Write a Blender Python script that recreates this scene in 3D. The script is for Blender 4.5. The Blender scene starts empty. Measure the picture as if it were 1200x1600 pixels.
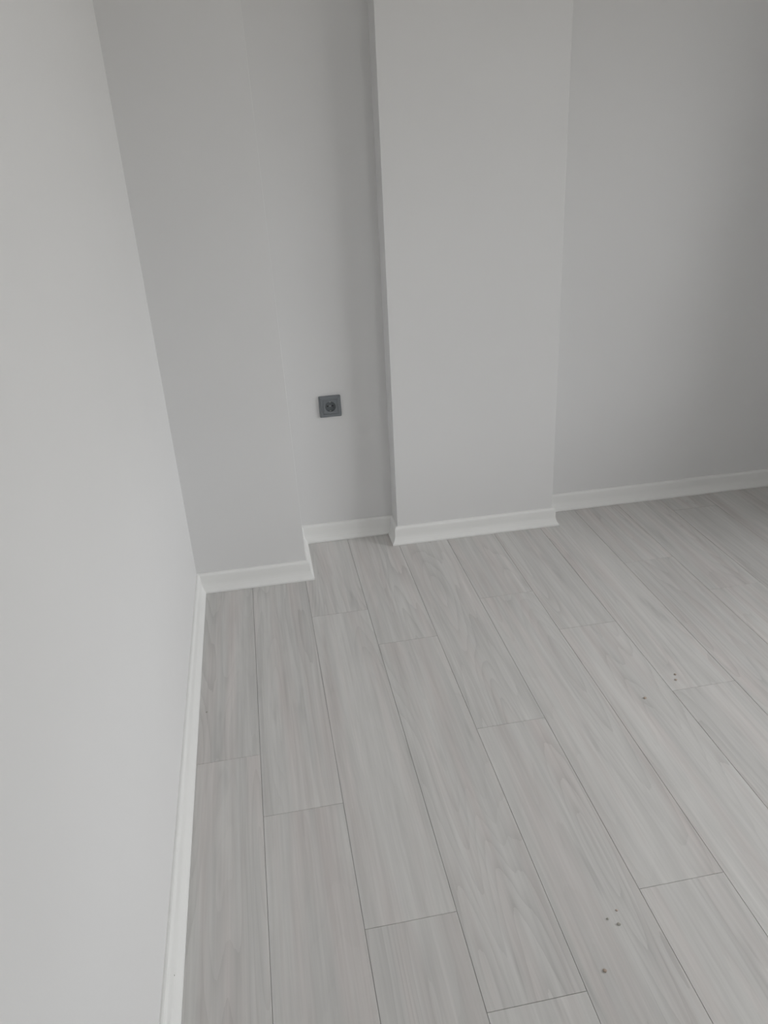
import bpy, bmesh, math, random
from mathutils import Vector, Matrix, noise
random.seed(7)
sc = bpy.context.scene

# ---------------------------------------------------------------- camera
CX, CY, CZ = 0.31027, -2.46072, 1.43861
YAW, PITCH, ROLL, FPX = 0.153889, -0.452563, -0.054738, 1193.49
def camera_axes():
    cy, sy, cp, sp = math.cos(YAW), math.sin(YAW), math.cos(PITCH), math.sin(PITCH)
    f = Vector((sy*cp, cy*cp, sp)); r = Vector((cy, -sy, 0)); u = r.cross(f)
    c, s = math.cos(ROLL), math.sin(ROLL)
    return c*r + s*u, -s*r + c*u, f
cam_data = bpy.data.cameras.new('camera')
cam = bpy.data.objects.new('camera', cam_data); sc.collection.objects.link(cam)
_r, _u, _f = camera_axes()
cam.matrix_world = Matrix(((_r.x, _u.x, -_f.x, CX), (_r.y, _u.y, -_f.y, CY), (_r.z, _u.z, -_f.z, CZ), (0, 0, 0, 1)))
cam_data.sensor_fit = 'HORIZONTAL'; cam_data.sensor_width = 36.0
cam_data.lens = 36.0*FPX/1200.0
cam_data.clip_start = 0.02
sc.camera = cam

# ---------------------------------------------------------------- room measures (metres)
ROOM_X, ROOM_FRONT, CEIL = 3.3683, -3.9718, 2.62
SLANT = -0.01114                      # the back wall is a hair out of square with the planks
REVEAL = 0.1980
SIDE_C, SIDE_W, SIDE_Z0, SIDE_Z1 = -1.4425, 2.0373, 0.4001, 2.0670
FRONT_C, FRONT_W, FRONT_Z0, FRONT_Z1 = 1.9277, 0.7269, 1.0792, 2.2988

SHADE_STUB_X, SHADE_STUB_Y = 2.8944, -0.3739 # unseen corner block and its dark door, added to shade the right corner
SHADE_DOOR_Y, SHADE_DOOR_H = (SHADE_STUB_Y+.27)/2-.01, (.27-SHADE_STUB_Y)/2-.11

# ---------------------------------------------------------------- sky, window portal, exposure
world = bpy.data.worlds.new('overcast_sky'); sc.world = world; world.use_nodes = True
nt = world.node_tree; nt.nodes.clear()
tc = nt.nodes.new('ShaderNodeTexCoord'); sx = nt.nodes.new('ShaderNodeSeparateXYZ')
mr = nt.nodes.new('ShaderNodeMapRange'); mr.inputs[1].default_value = -1; mr.inputs[2].default_value = 1
rp = nt.nodes.new('ShaderNodeValToRGB')
els = rp.color_ramp.elements
els[0].position = 0.0; els[0].color = (0.2844, 0.2844, 0.2666, 1)
els[1].position = 1.0; els[1].color = (0.9362, 0.9456, 0.9550, 1)
e = els.new(0.485); e.color = (0.3555, 0.3484, 0.3271, 1)
e = els.new(0.515); e.color = (0.74, 0.76, 0.77, 1)
bg = nt.nodes.new('ShaderNodeBackground'); bg.inputs[1].default_value = 12.3
wo = nt.nodes.new('ShaderNodeOutputWorld')
nt.links.new(tc.outputs['Generated'], sx.inputs[0]); nt.links.new(sx.outputs[2], mr.inputs[0])
nt.links.new(mr.outputs[0], rp.inputs[0]); nt.links.new(rp.outputs[0], bg.inputs[0]); nt.links.new(bg.outputs[0], wo.inputs[0])

def portal(w, h, loc, rotz):
    pd = bpy.data.lights.new('window_portal', 'AREA'); pd.shape = 'RECTANGLE'
    pd.size = h; pd.size_y = w; pd.cycles.is_portal = True
    po = bpy.data.objects.new('window_portal', pd); sc.collection.objects.link(po)
    po.location = loc; po.rotation_euler = (0, math.pi/2, rotz)
portal(SIDE_W, SIDE_Z1-SIDE_Z0, (ROOM_X+REVEAL+.035, SIDE_C, (SIDE_Z0+SIDE_Z1)/2), 0)
portal(FRONT_W, FRONT_Z1-FRONT_Z0, (FRONT_C, ROOM_FRONT-REVEAL-.035, (FRONT_Z0+FRONT_Z1)/2), -math.pi/2)

sc.view_settings.view_transform = 'Standard'; sc.view_settings.look = 'None'
sc.view_settings.gamma = 1.0; sc.view_settings.use_curve_mapping = False
sc.view_settings.exposure = 0.0
sc.cycles.use_denoising = True
sc.cycles.max_bounces = 14; sc.cycles.diffuse_bounces = 12; sc.cycles.glossy_bounces = 4
sc.cycles.transparent_max_bounces = 12
sc.cycles.sample_clamp_indirect = 6.0

# ---------------------------------------------------------------- materials
def new_mat(name):
    m = bpy.data.materials.new(name); m.use_nodes = True
    return m, m.node_tree, m.node_tree.nodes['Principled BSDF']
def L(t, a, b): t.links.new(a, b)

def paint(name, col, rough, var=0.02, bump=0.05, scale=260):
    m, t, b = new_mat(name)
    c = t.nodes.new('ShaderNodeTexCoord')
    n1 = t.nodes.new('ShaderNodeTexNoise'); n1.inputs['Scale'].default_value = 2.3; n1.inputs['Detail'].default_value = 3
    n2 = t.nodes.new('ShaderNodeTexNoise'); n2.inputs['Scale'].default_value = scale; n2.inputs['Detail'].default_value = 2
    L(t, c.outputs['Object'], n1.inputs['Vector']); L(t, c.outputs['Object'], n2.inputs['Vector'])
    r = t.nodes.new('ShaderNodeValToRGB')
    r.color_ramp.elements[0].position = .3; r.color_ramp.elements[1].position = .7
    r.color_ramp.elements[0].color = tuple(x*(1-var) for x in col)+(1,)
    r.color_ramp.elements[1].color = tuple(x*(1+var) for x in col)+(1,)
    L(t, n1.outputs[0], r.inputs[0]); L(t, r.outputs[0], b.inputs['Base Color'])
    bp = t.nodes.new('ShaderNodeBump'); bp.inputs['Strength'].default_value = bump; bp.inputs['Distance'].default_value = 0.0006
    L(t, n2.outputs[0], bp.inputs['Height']); L(t, bp.outputs[0], b.inputs['Normal'])
    b.inputs['Roughness'].default_value = rough
    return m
M_WALL = paint('pale_grey_wall_paint', (0.7011, 0.7011, 0.7011), 0.75, 0.008, 0.12)
M_CEIL = paint('white_ceiling_paint', (0.88, 0.87, 0.845), 0.9, 0.008, 0.1)
M_BOARD = paint('white_lacquered_board', (0.80, 0.803, 0.792), 0.38, 0.006, 0.0)
M_FRAME = paint('white_window_plastic', (0.82, 0.82, 0.81), 0.35, 0.005, 0.0)
M_UNDER = paint('dark_underlay_foam', (0.035, 0.033, 0.03), 0.95, 0.1, 0.3, 400)
M_PLATE = paint('slate_grey_plastic', (0.168, 0.183, 0.196), 0.42, 0.02, 0.0)
M_DARKP = paint('deep_grey_plastic', (0.13, 0.145, 0.156), 0.28, 0.02, 0.0)
M_HOLE = paint('black_hole_plastic', (0.008, 0.008, 0.009), 0.6, 0.02, 0.0)
M_SPECK = paint('brown_dirt', (0.44, 0.36, 0.30), 0.9, 0.25, 0.2, 900)
M_SPECK2 = paint('grey_dirt', (0.36, 0.35, 0.31), 0.9, 0.2, 0.2, 900)
M_SHADE_DOOR = paint('brown_shading_door', (0.0300, 0.0225, 0.0165), 0.5, 0.15, 0.1, 90)  # very dark brown for the added door, soaks up light near the corner
m, t, b = new_mat('steel'); M_STEEL = m
b.inputs['Metallic'].default_value = 1; b.inputs['Roughness'].default_value = .3; b.inputs['Base Color'].default_value = (.62, .63, .62, 1)
m, t, b = new_mat('window_glass'); M_GLASS = m
t.nodes.remove(b); out = t.nodes['Material Output']
mx = t.nodes.new('ShaderNodeMixShader'); tr = t.nodes.new('ShaderNodeBsdfTransparent'); gl = t.nodes.new('ShaderNodeBsdfGlossy')
fr = t.nodes.new('ShaderNodeFresnel'); fr.inputs[0].default_value = 1.45
tr.inputs[0].default_value = (.95, .945, .945, 1); gl.inputs['Roughness'].default_value = 0.02
L(t, fr.outputs[0], mx.inputs[0]); L(t, tr.outputs[0], mx.inputs[1]); L(t, gl.outputs[0], mx.inputs[2]); L(t, mx.outputs[0], out.inputs[0])

def laminate():
    m, t, b = new_mat('pale_grey_oak_laminate')
    N = t.nodes.new
    def math_(op, a, bb=None, clamp=False):
        n = N('ShaderNodeMath'); n.operation = op; n.use_clamp = clamp
        for i, v in enumerate((a, bb)):
            if v is None: continue
            if isinstance(v, (int, float)): n.inputs[i].default_value = v
            else: L(t, v, n.inputs[i])
        return n.outputs[0]
    tcn = N('ShaderNodeTexCoord'); oi = N('ShaderNodeObjectInfo')
    rnd = math_('MULTIPLY', oi.outputs['Random'], 57.0)
    def nz(sxx, syy, detail, rough=0.5, woff=0.0, dist=0.0):
        mp = N('ShaderNodeMapping'); mp.inputs['Scale'].default_value = (sxx, syy, 1)
        L(t, tcn.outputs['Object'], mp.inputs[0])
        n = N('ShaderNodeTexNoise'); n.noise_dimensions = '4D'
        n.inputs['Scale'].default_value = 1; n.inputs['Detail'].default_value = detail
        n.inputs['Roughness'].default_value = rough; n.inputs['Distortion'].default_value = dist
        L(t, mp.outputs[0], n.inputs['Vector']); L(t, math_('ADD', rnd, woff), n.inputs['W'])
        return n.outputs[0]
    field = nz(9.0, 0.85, 1.2, 0.45, 0.0)
    wob = nz(60, 3.5, 3, 0.6, 4.0)
    # contour lines of a slow field = cathedral growth rings
    ph = math_('ADD', math_('MULTIPLY', field, 20.0), math_('MULTIPLY', wob, 0.55))
    fr_ = math_('FRACT', ph)
    ring = math_('POWER', fr_, 3.0)
    fine = nz(210, 3.2, 4, 0.65, 9.0)
    streak = nz(42, 2.4, 3, 0.6, 15.0)
    broad = nz(9, 0.45, 2, 0.5, 21.0)
    tint = nz(22, 1.3, 2, 0.5, 31.0)
    lines = nz(95, 1.4, 2, 0.55, 51.0)
    core = N('ShaderNodeMapRange'); core.interpolation_type = 'SMOOTHSTEP'
    core.inputs[1].default_value = .60; core.inputs[2].default_value = .78
    L(t, nz(24, 3.4, 2, .55, 61.0), core.inputs[0])
    # darkness amount
    gate = N('ShaderNodeMapRange'); gate.inputs[1].default_value = .42; gate.inputs[2].default_value = .62
    L(t, nz(6, .9, 1, .5, 41.0), gate.inputs[0])
    d = math_('MULTIPLY', ring, math_('ADD', math_('MULTIPLY', gate.outputs[0], 0.105), 0.025))
    d = math_('ADD', d, math_('MULTIPLY', math_('SUBTRACT', streak, .5), 0.42))
    d = math_('ADD', d, math_('MULTIPLY', math_('SUBTRACT', fine, .5), 0.20))
    d = math_('ADD', d, math_('MULTIPLY', math_('SUBTRACT', broad, .5), 0.20))
    d = math_('ADD', d, math_('MULTIPLY', math_('SUBTRACT', oi.outputs['Random'], .5), 0.03))
    d = math_('ADD', d, math_('MULTIPLY', math_('SUBTRACT', lines, .5), 0.22))
    d = math_('ADD', d, math_('MULTIPLY', core.outputs[0], 0.16))
    val = math_('SUBTRACT', 1.012, d)
    mixc = N('ShaderNodeMix'); mixc.data_type = 'RGBA'
    mixc.inputs[6].default_value = (0.580, 0.574, 0.562, 1); mixc.inputs[7].default_value = (0.592, 0.562, 0.549, 1)
    tm = N('ShaderNodeMapRange'); tm.inputs[1].default_value = .45; tm.inputs[2].default_value = .7
    L(t, tint, tm.inputs[0]); L(t, tm.outputs[0], mixc.inputs[0])
    vm = N('ShaderNodeVectorMath'); vm.operation = 'SCALE'
    L(t, mixc.outputs[2], vm.inputs[0]); L(t, val, vm.inputs['Scale'])
    L(t, vm.outputs[0], b.inputs['Base Color'])
    b.inputs['Roughness'].default_value = 0.46
    bp = N('ShaderNodeBump'); bp.inputs['Strength'].default_value = .15; bp.inputs['Distance'].default_value = .0004
    L(t, fine, bp.inputs['Height']); L(t, bp.outputs[0], b.inputs['Normal'])
    return m
M_LAM = laminate()

# ---------------------------------------------------------------- mesh helpers
def link(name, me, mat, parent=None, loc=None, smooth=False):
    o = bpy.data.objects.new(name, me); sc.collection.objects.link(o)
    if mat: me.materials.append(mat)
    if parent: o.parent = parent
    if loc: o.location = loc
    if smooth:
        for p in me.polygons: p.use_smooth = True
    return o
def from_bm(name, bm, mat, parent=None, loc=None, smooth=False):
    bmesh.ops.recalc_face_normals(bm, faces=bm.faces)
    me = bpy.data.meshes.new(name); bm.to_mesh(me); bm.free()
    return link(name, me, mat, parent, loc, smooth)
def add_box(bm, x0, x1, y0, y1, z0, z1):
    v = [bm.verts.new(p) for p in ((x0,y0,z0),(x1,y0,z0),(x1,y1,z0),(x0,y1,z0),(x0,y0,z1),(x1,y0,z1),(x1,y1,z1),(x0,y1,z1))]
    for f in ((0,3,2,1),(4,5,6,7),(0,1,5,4),(1,2,6,5),(2,3,7,6),(3,0,4,7)): bm.faces.new([v[i] for i in f])
def add_prism(bm, low, high, z0, z1):
    a = [bm.verts.new((x, y, z0)) for x, y in low]; c = [bm.verts.new((x, y, z1)) for x, y in high]
    n = len(a)
    bm.faces.new(a[::-1]); bm.faces.new(c)
    for i in range(n): bm.faces.new((a[i], a[(i+1) % n], c[(i+1) % n], c[i]))
def bevel(bm, w, seg=2, sel=None):
    es = [e for e in bm.edges if sel is None or sel(e)]
    bmesh.ops.bevel(bm, geom=es, offset=w, segments=seg, profile=.5, affect='EDGES')
def structure(o): o['kind'] = 'structure'; return o
def sl(x, y): return (x, y + SLANT*x)

# ---------------------------------------------------------------- the room shell
XP, YR, XCL, YC, XCR, YB = 0.39343, 0.28595, 0.76858, 0.18176, 1.40383, 0.30206
LP, LC, LR = -0.0079, 0.0012, -0.0095        # how far the long vertical edges lean per metre
OUT = 0.42
bm = bmesh.new(); add_box(bm, -0.12, 0, ROOM_FRONT-.16, OUT, 0, CEIL)
structure(from_bm('wall_left', bm, M_WALL))
bm = bmesh.new()
fp = [sl(0, YR), sl(1.08, YR), sl(1.08, YB), sl(SHADE_STUB_X, YB), (SHADE_STUB_X, OUT), (0, OUT)]
add_prism(bm, fp, fp, 0, CEIL)
structure(from_bm('wall_back', bm, M_WALL))
def vertical(x, y):
    return lambda e: all(abs(v.co.x-(x+0*v.co.z)) < .05 and abs(v.co.y-y) < .03 for v in e.verts) and abs(e.verts[0].co.z-e.verts[1].co.z) > 1
bm = bmesh.new()
lo = [sl(0, 0), sl(XP, 0), sl(XP, YR), sl(0, YR)]; hi = [sl(0, 0), sl(XP+LP*CEIL, 0), sl(XP+LP*CEIL, YR), sl(0, YR)]
add_prism(bm, lo, hi, 0, CEIL); bevel(bm, .0006, 2, vertical(*sl(XP, 0)))
structure(from_bm('wall_pier', bm, M_WALL))
bm = bmesh.new()
lo = [sl(XCL, YC), sl(XCR, YC), sl(XCR, YB), sl(1.08, YB), sl(1.08, YR), sl(XCL, YR)]
hi = [sl(XCL+LC*CEIL, YC), sl(XCR+LR*CEIL, YC), sl(XCR+LR*CEIL, YB), sl(1.08, YB), sl(1.08, YR), sl(XCL+LC*CEIL, YR)]
add_prism(bm, lo, hi, 0, CEIL)
va, vb = vertical(*sl(XCL, YC)), vertical(*sl(XCR, YC))
bevel(bm, .0015, 2, lambda e: va(e) or vb(e))
structure(from_bm('wall_column', bm, M_WALL))
bm = bmesh.new(); add_box(bm, SHADE_STUB_X, ROOM_X-.001, SHADE_STUB_Y, OUT, 0, CEIL)
structure(from_bm('shading_stub', bm, M_WALL))  # unseen block, added right of the view to keep light off the corner
# right and front walls: one mesh each, built round its added window opening. Local x points outdoors, y along the wall.
def wall_with_opening(name, loc, rotz, ys, zs, thick):
    b_ = bmesh.new()
    grid = {(k, i, j): b_.verts.new((x, y, z)) for k, x in enumerate((0, thick)) for i, y in enumerate(ys) for j, z in enumerate(zs)}
    for i in range(3):
        for j in range(3):
            if (i, j) == (1, 1): continue
            for k in (0, 1): b_.faces.new([grid[k, p, q] for p, q in ((i, j), (i+1, j), (i+1, j+1), (i, j+1))])
    for p, q in (((1, 1), (2, 1)), ((2, 1), (2, 2)), ((2, 2), (1, 2)), ((1, 2), (1, 1))):
        b_.faces.new((grid[(0,)+p], grid[(0,)+q], grid[(1,)+q], grid[(1,)+p]))
    rim = [(i, 0) for i in range(4)] + [(3, j) for j in range(1, 4)] + [(i, 3) for i in (2, 1, 0)] + [(0, j) for j in (2, 1)]
    for p, q in zip(rim, rim[1:]+rim[:1]): b_.faces.new((grid[(0,)+p], grid[(0,)+q], grid[(1,)+q], grid[(1,)+p]))
    o = structure(from_bm(name, b_, M_WALL, None, loc)); o.rotation_euler.z = rotz
    return o
TH = REVEAL+.06
wall_with_opening('wall_right', (ROOM_X, 0, 0), 0, [ROOM_FRONT-TH, SIDE_C-SIDE_W/2, SIDE_C+SIDE_W/2, OUT], [0, SIDE_Z0, SIDE_Z1, CEIL], TH)
wall_with_opening('wall_front', (0, ROOM_FRONT, 0), -math.pi/2, [0, FRONT_C-FRONT_W/2, FRONT_C+FRONT_W/2, ROOM_X], [0, FRONT_Z0, FRONT_Z1, CEIL], TH)

# unseen windows, added for the light they let in: frame, two sashes with panes and a handle, sill
def make_added_window(name, loc, rotz, w, h):
    win = structure(bpy.data.objects.new(name, None)); sc.collection.objects.link(win)
    win.location = loc; win.rotation_euler.z = rotz
    wy = w/2
    def ring(y0, y1, z0, z1, t_, xa, xb):
        b_ = bmesh.new()
        add_box(b_, xa, xb, y0, y1, z0, z0+t_); add_box(b_, xa, xb, y0, y1, z1-t_, z1)
        add_box(b_, xa, xb, y0, y0+t_, z0+t_, z1-t_); add_box(b_, xa, xb, y1-t_, y1, z0+t_, z1-t_)
        return b_
    from_bm('added_window_frame', ring(-wy, wy, 0, h, .04, 0, .06), M_FRAME, win)
    for k, (p, q) in enumerate(((-wy+.041, -.001), (.001, wy-.041))):
        s_ = from_bm('sash', ring(p, q, .041, h-.041, .045, -.012, .045), M_FRAME, win)
        b_ = bmesh.new(); add_box(b_, .012, .018, p+.046, q-.046, .087, h-.087)
        from_bm('pane', b_, M_GLASS, s_)
        if k == 0:
            b_ = bmesh.new(); add_box(b_, -.022, -.013, q-.036, q-.014, .55, .62); add_box(b_, -.05, -.022, q-.031, q-.019, .6, .612); add_box(b_, -.06, -.048, q-.032, q-.018, .49, .615)
            bevel(b_, .002, 2); from_bm('added_window_handle', b_, M_FRAME, s_)
    b_ = bmesh.new(); add_box(b_, -REVEAL-.01, -.013, -wy+.001, wy-.001, .001, .02); bevel(b_, .004, 2)
    from_bm('added_window_sill', b_, M_FRAME, win)
make_added_window('added_window_1', (ROOM_X+REVEAL-.015, SIDE_C, SIDE_Z0), 0, SIDE_W, SIDE_Z1-SIDE_Z0)  # unseen side window, added and sized for the soft shadow beside the column
make_added_window('added_window_2', (FRONT_C, ROOM_FRONT-REVEAL+.015, FRONT_Z0), -math.pi/2, FRONT_W, FRONT_Z1-FRONT_Z0)  # unseen front window, added to spread more light over the room
bm = bmesh.new(); add_box(bm, -.12, ROOM_X+REVEAL+.06, ROOM_FRONT-.16, OUT, CEIL, CEIL+.1)
structure(from_bm('ceiling', bm, M_CEIL))

# unseen brown door, added in the stub's flank to darken the corner beside it
dr = structure(bpy.data.objects.new('shading_door', None)); sc.collection.objects.link(dr)
dr.location = (SHADE_STUB_X, SHADE_DOOR_Y, 0); h_ = SHADE_DOOR_H
bm = bmesh.new(); add_box(bm, -.022, -.001, -h_, h_, .004, 2.03)
for z0_, z1_ in ((.15, .95), (1.1, 1.9)): add_box(bm, -.028, -.0225, -h_+.11, h_-.11, z0_, z1_)
from_bm('shading_door_leaf', bm, M_SHADE_DOOR, dr)
bm = bmesh.new(); add_box(bm, -.035, -.001, -h_-.08, -h_-.005, .001, 2.11); add_box(bm, -.035, -.001, h_+.005, h_+.08, .001, 2.11); add_box(bm, -.035, -.001, -h_-.005, h_+.005, 2.035, 2.11)
from_bm('shading_door_frame', bm, M_SHADE_DOOR, dr)
bm = bmesh.new(); add_box(bm, -.07, -.0285, -h_+.045, -h_+.065, 1.0, 1.02); add_box(bm, -.078, -.064, -h_+.045, -h_+.165, 1.0, 1.02); bevel(bm, .003, 2)
from_bm('shading_door_handle', bm, M_STEEL, dr)

# ---------------------------------------------------------------- floor: underlay slab and every plank its own piece
bm = bmesh.new(); add_box(bm, -.12, ROOM_X+REVEAL+.06, ROOM_FRONT-.16, OUT, -.12, -.0085)
floor = structure(from_bm('floor', bm, M_UNDER))
PW, PL, X1 = 0.193, 1.16390, 0.19010
GAP, CH = 0.0008, 0.0004
joint = {0: -.88358, 1: -1.09548, 2: -.26969, 3: -.47837, 4: -.92097, 5: -.30095, 6: -.54052, 7: -.89948, 8: -.20283, 9: -.44334, 10: -1.02, 11: -.33, 12: -.62}
YTOP, YBOT, XEND = 0.262, ROOM_FRONT+.004, ROOM_X-.004
plank_meshes = {}
def plank_mesh(w, h):
    key = (round(w, 4), round(h, 4))
    if key in plank_meshes: return plank_meshes[key]
    a, c = w/2-GAP/2, h/2-GAP/2
    lv = [(a-0, c-0, -.008), (a, c, -CH*1.2), (a-CH, c-CH, 0)]
    vs, fs = [], []
    for (p, q, z) in lv: vs += [(-p, -q, z), (p, -q, z), (p, q, z), (-p, q, z)]
    fs = [(3, 2, 1, 0), (8, 9, 10, 11)]
    for k in (0, 4):
        for i in range(4): fs.append((k+i, k+(i+1) % 4, k+4+(i+1) % 4, k+4+i))
    me = bpy.data.meshes.new('plank'); me.from_pydata(vs, [], fs); me.materials.append(M_LAM)
    plank_meshes[key] = me
    return me
for i in range(0, 2+int(ROOM_X/PW)):
    xa, xb = max(.004, X1+(i-1)*PW), min(XEND, X1+i*PW)
    if xb-xa < .01: continue
    y = joint.get(i, -.5)
    while y+PL < YTOP: y += PL
    edges = [YTOP]
    while y > YBOT:
        if y < edges[-1]-.02: edges.append(y)
        y -= PL
    edges.append(YBOT)
    for ya, yb in zip(edges[1:], edges[:-1]):
        if yb-ya < .02: continue
        o = bpy.data.objects.new('plank', plank_mesh(xb-xa, yb-ya)); sc.collection.objects.link(o)
        o.parent = floor; o.location = ((xa+xb)/2, (ya+yb)/2, 0)

# ---------------------------------------------------------------- baseboards: moulded profile swept along each run, mitred at the corners
BT, BH = 0.0242, 0.0746
PROF = [(0, BH), (.0035, BH), (.0065, BH-.0012), (.0095, BH-.0045), (.0112, BH-.009), (.0118, BH-.015), (.0118, .040), (.0125, .033),
        (.0142, .026), (.0172, .018), (.0205, .012), (.0225, .0085), (BT, .0072), (BT, .0006), (0, .0006)]
def baseboard(name, p, q, sa, sb, parent=None):
    """p->q runs with the room on its right-hand side; sa/sb: +1 outer corner, -1 inner corner, 0 square end"""
    p, q = Vector(p), Vector(q); d = (q-p).normalized(); n = Vector((d.y, -d.x))
    b_ = bmesh.new(); ra, rb = [], []
    for tt, z in PROF:
        a = p + n*tt - d*tt*sa; c = q + n*tt + d*tt*sb
        ra.append(b_.verts.new((a.x, a.y, z))); rb.append(b_.verts.new((c.x, c.y, z)))
    k = len(PROF)
    for i in range(k): b_.faces.new((ra[i], ra[(i+1) % k], rb[(i+1) % k], rb[i]))
    b_.faces.new(ra[::-1]); b_.faces.new(rb)
    o = from_bm(name, b_, M_BOARD, parent)
    for f in o.data.polygons: f.use_smooth = False
    return o
structure(baseboard('baseboard_left', (0, ROOM_FRONT), sl(0, 0), -1, -1))
bb = structure(bpy.data.objects.new('baseboard_back', None)); sc.collection.objects.link(bb)
P = [sl(0, 0), sl(XP, 0), sl(XP, YR), sl(XCL, YR), sl(XCL, YC), sl(XCR, YC), sl(XCR, YB), sl(SHADE_STUB_X, YB)]
corner = [-1, 1, -1, -1, 1, 1, -1, -1]
for i in range(7):
    baseboard('board', P[i], P[i+1], corner[i], corner[i+1], bb)
br = structure(bpy.data.objects.new('baseboard_right', None)); sc.collection.objects.link(br)
baseboard('board', sl(SHADE_STUB_X, YB), (SHADE_STUB_X, SHADE_DOOR_Y+SHADE_DOOR_H+.082), -1, 0, br)
baseboard('board', (SHADE_STUB_X, SHADE_DOOR_Y-SHADE_DOOR_H-.082), (SHADE_STUB_X, SHADE_STUB_Y), 0, 1, br)
baseboard('board', (SHADE_STUB_X, SHADE_STUB_Y), (ROOM_X, SHADE_STUB_Y), 1, -1, br)
baseboard('board', (ROOM_X, SHADE_STUB_Y), (ROOM_X, ROOM_FRONT), -1, -1, br)
structure(baseboard('baseboard_front', (ROOM_X, ROOM_FRONT), (0, ROOM_FRONT), -1, -1))

# ---------------------------------------------------------------- wall socket
SX, SZ = 0.5535, 0.5562
sock = bpy.data.objects.new('wall_socket', None); sc.collection.objects.link(sock)
sock.location = (SX, YR+SLANT*SX, SZ); sock.rotation_euler = (0, 0, math.atan(SLANT))
sock['label'] = 'square slate-grey wall socket with round two-hole recess on the recessed wall strip'
sock['category'] = 'socket'
# local space: x right, z up, -y into the room
def rounded_rect(h, r, seg=5):
    pts = []
    for cx, cz, a0 in ((h-r, h-r, 0), (-h+r, h-r, 90), (-h+r, -h+r, 180), (h-r, -h+r, 270)):
        for k in range(seg+1):
            a = math.radians(a0+90*k/seg); pts.append((cx+r*math.cos(a), cz+r*math.sin(a)))
    return pts
def loops(b_, rings, close_first=False, close_last=False):
    vs = [[b_.verts.new((x, y, z)) for x, z in pts] for pts, y in rings]
    for u, w in zip(vs, vs[1:]):
        k = len(u)
        for i in range(k): b_.faces.new((u[i], u[(i+1) % k], w[(i+1) % k], w[i]))
    if close_first: b_.faces.new(vs[0])
    if close_last: b_.faces.new(vs[-1])
H = 0.0405
bm = bmesh.new()      # outer frame: a raised square ring with a sloping rim
loops(bm, [(rounded_rect(H, .003), 0), (rounded_rect(H, .003), -.0072), (rounded_rect(H-.0015, .0025), -.0092), (rounded_rect(H-.008, .0022), -.0112),
           (rounded_rect(.0282, .0015), -.0118), (rounded_rect(.0276, .0015), -.0112), (rounded_rect(.0276, .0015), -.002)])
from_bm('frame', bm, M_PLATE, sock)
def circle(r, n=24, cx=0, cz=0): return [(cx+r*math.cos(2*math.pi*k/n+math.pi/4), cz+r*math.sin(2*math.pi*k/n+math.pi/4)) for k in range(n)]
bm = bmesh.new()      # insert with the round well
RR = rounded_rect(.0272, .0015)
def ang(p): return math.atan2(p[1], p[0]) % (2*math.pi)
RR = sorted(RR, key=ang)
def circ_like(r): return [(r*math.cos(ang(p)), r*math.sin(ang(p))) for p in RR2]
RR2 = []
for k in range(len(RR)):
    a, c = RR[k], RR[(k+1) % len(RR)]; n = 6 if math.dist(a, c) > .01 else 1
    RR2 += [(a[0]+(c[0]-a[0])*j/n, a[1]+(c[1]-a[1])*j/n) for j in range(n)]
loops(bm, [(RR2, -.002), (RR2, -.0108), ([(x*.975, z*.975) for x, z in RR2], -.0115), (circ_like(.0208), -.0115), (circ_like(.0196), -.0108)])
from_bm('insert', bm, M_PLATE, sock)
bm = bmesh.new()      # the well: walls go back into the wall box
loops(bm, [(circle(.0196, 32), -.0108), (circle(.0190, 32), -.0022), (circle(.0182, 32), -.0012)], close_last=True)
well = from_bm('well', bm, M_DARKP, sock)
for s in (-1, 1):
    bm = bmesh.new(); loops(bm, [(circle(.0030, 16, s*.0095), -.0013), (circle(.0028, 16, s*.0095), -.0016)], True, True)
    from_bm('pin_hole', bm, M_HOLE, well)
    bm = bmesh.new(); add_box(bm, -.0032, .0032, -.0100, -.0014, s*.0178-.0008, s*.0178+.0008); bevel(bm, .0005, 2)
    from_bm('earth_clip', bm, M_STEEL, well)
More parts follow.
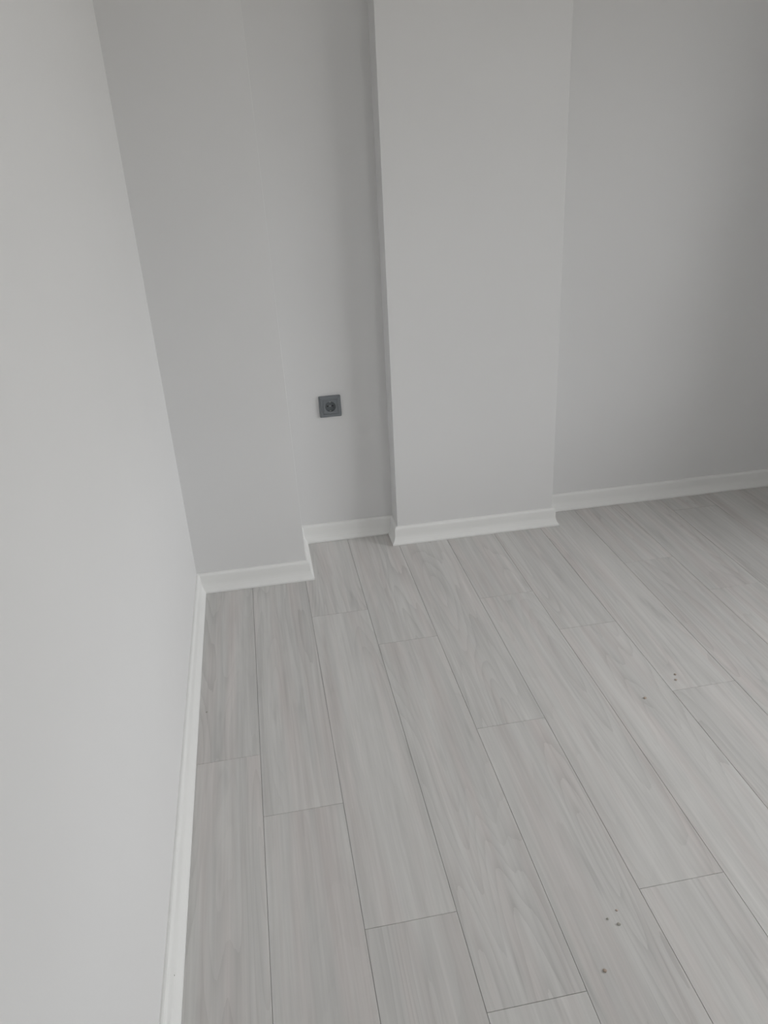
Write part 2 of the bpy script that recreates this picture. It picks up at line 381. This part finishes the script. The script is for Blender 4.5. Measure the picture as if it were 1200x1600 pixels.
bm = bmesh.new(); loops(bm, [(circle(.0022, 14), -.0013), (circle(.0020, 14), -.0020)], True, True)
from_bm('screw', bm, M_STEEL, well)

# ---------------------------------------------------------------- specks of dirt on the planks
def pix(px, py):
    d = _r*(px-600)/FPX - _u*(py-800)/FPX + _f
    tt = -CZ/d.z
    return CX+d.x*tt, CY+d.y*tt
specks = [
 ((323, 1113), .0028, 1, 'small dark grey dirt speck on the plank beside the left baseboard'),
 ((1055, 1054), .0034, 0, 'farther brown dirt speck of the close pair by a plank end on the right'),
 ((1056, 1062.5), .0038, 0, 'nearer brown dirt speck of the close pair by a plank end on the right'),
 ((1008, 1091), .0042, 0, 'single brown dirt speck just left of the close pair on the right'),
 ((949.5, 1436), .0026, 1, 'faint grey dirt speck, left one of the little cluster in the foreground'),
 ((963.5, 1422.5), .0024, 0, 'small reddish dirt speck, farthest of the little cluster in the foreground'),
 ((967, 1444.5), .0036, 1, 'biggest dark dirt speck of the little cluster in the foreground'),
 ((945, 1517), .0038, 0, 'brown dirt speck lying alone below the cluster, nearest the viewer'),
]
def speck(loc, r, mat, label, squash=.35):
    b_ = bmesh.new(); bmesh.ops.create_icosphere(b_, subdivisions=2, radius=r)
    off = Vector((random.random()*9, random.random()*9, 0))
    for v in b_.verts:
        v.co *= 1+.45*noise.noise(v.co.normalized()*1.7+off)
        v.co.z *= squash
    zmin = min(v.co.z for v in b_.verts)
    for v in b_.verts: v.co.z -= zmin
    o = from_bm('dirt_speck', b_, mat, None, loc, True)
    o.rotation_euler.z = random.random()*6
    o['label'] = label; o['category'] = 'dirt speck'; o['group'] = 'dirt specks on the laminate floor'
    return o
for q, r, k, lab in specks:
    x, y = pix(*q); speck((x, y, 0.0), r, (M_SPECK, M_SPECK2)[k], lab)
# one on the face of the left baseboard
d = _r*(272-600)/FPX - _u*(1524-800)/FPX + _f
tt = (.0119-CX)/d.x
o = speck((.0117, CY+d.y*tt, CZ+d.z*tt), .0016, M_SPECK2, 'tiny grey speck stuck on the left baseboard', .5)
o.rotation_euler = (0, math.pi/2, 0); del o['group']
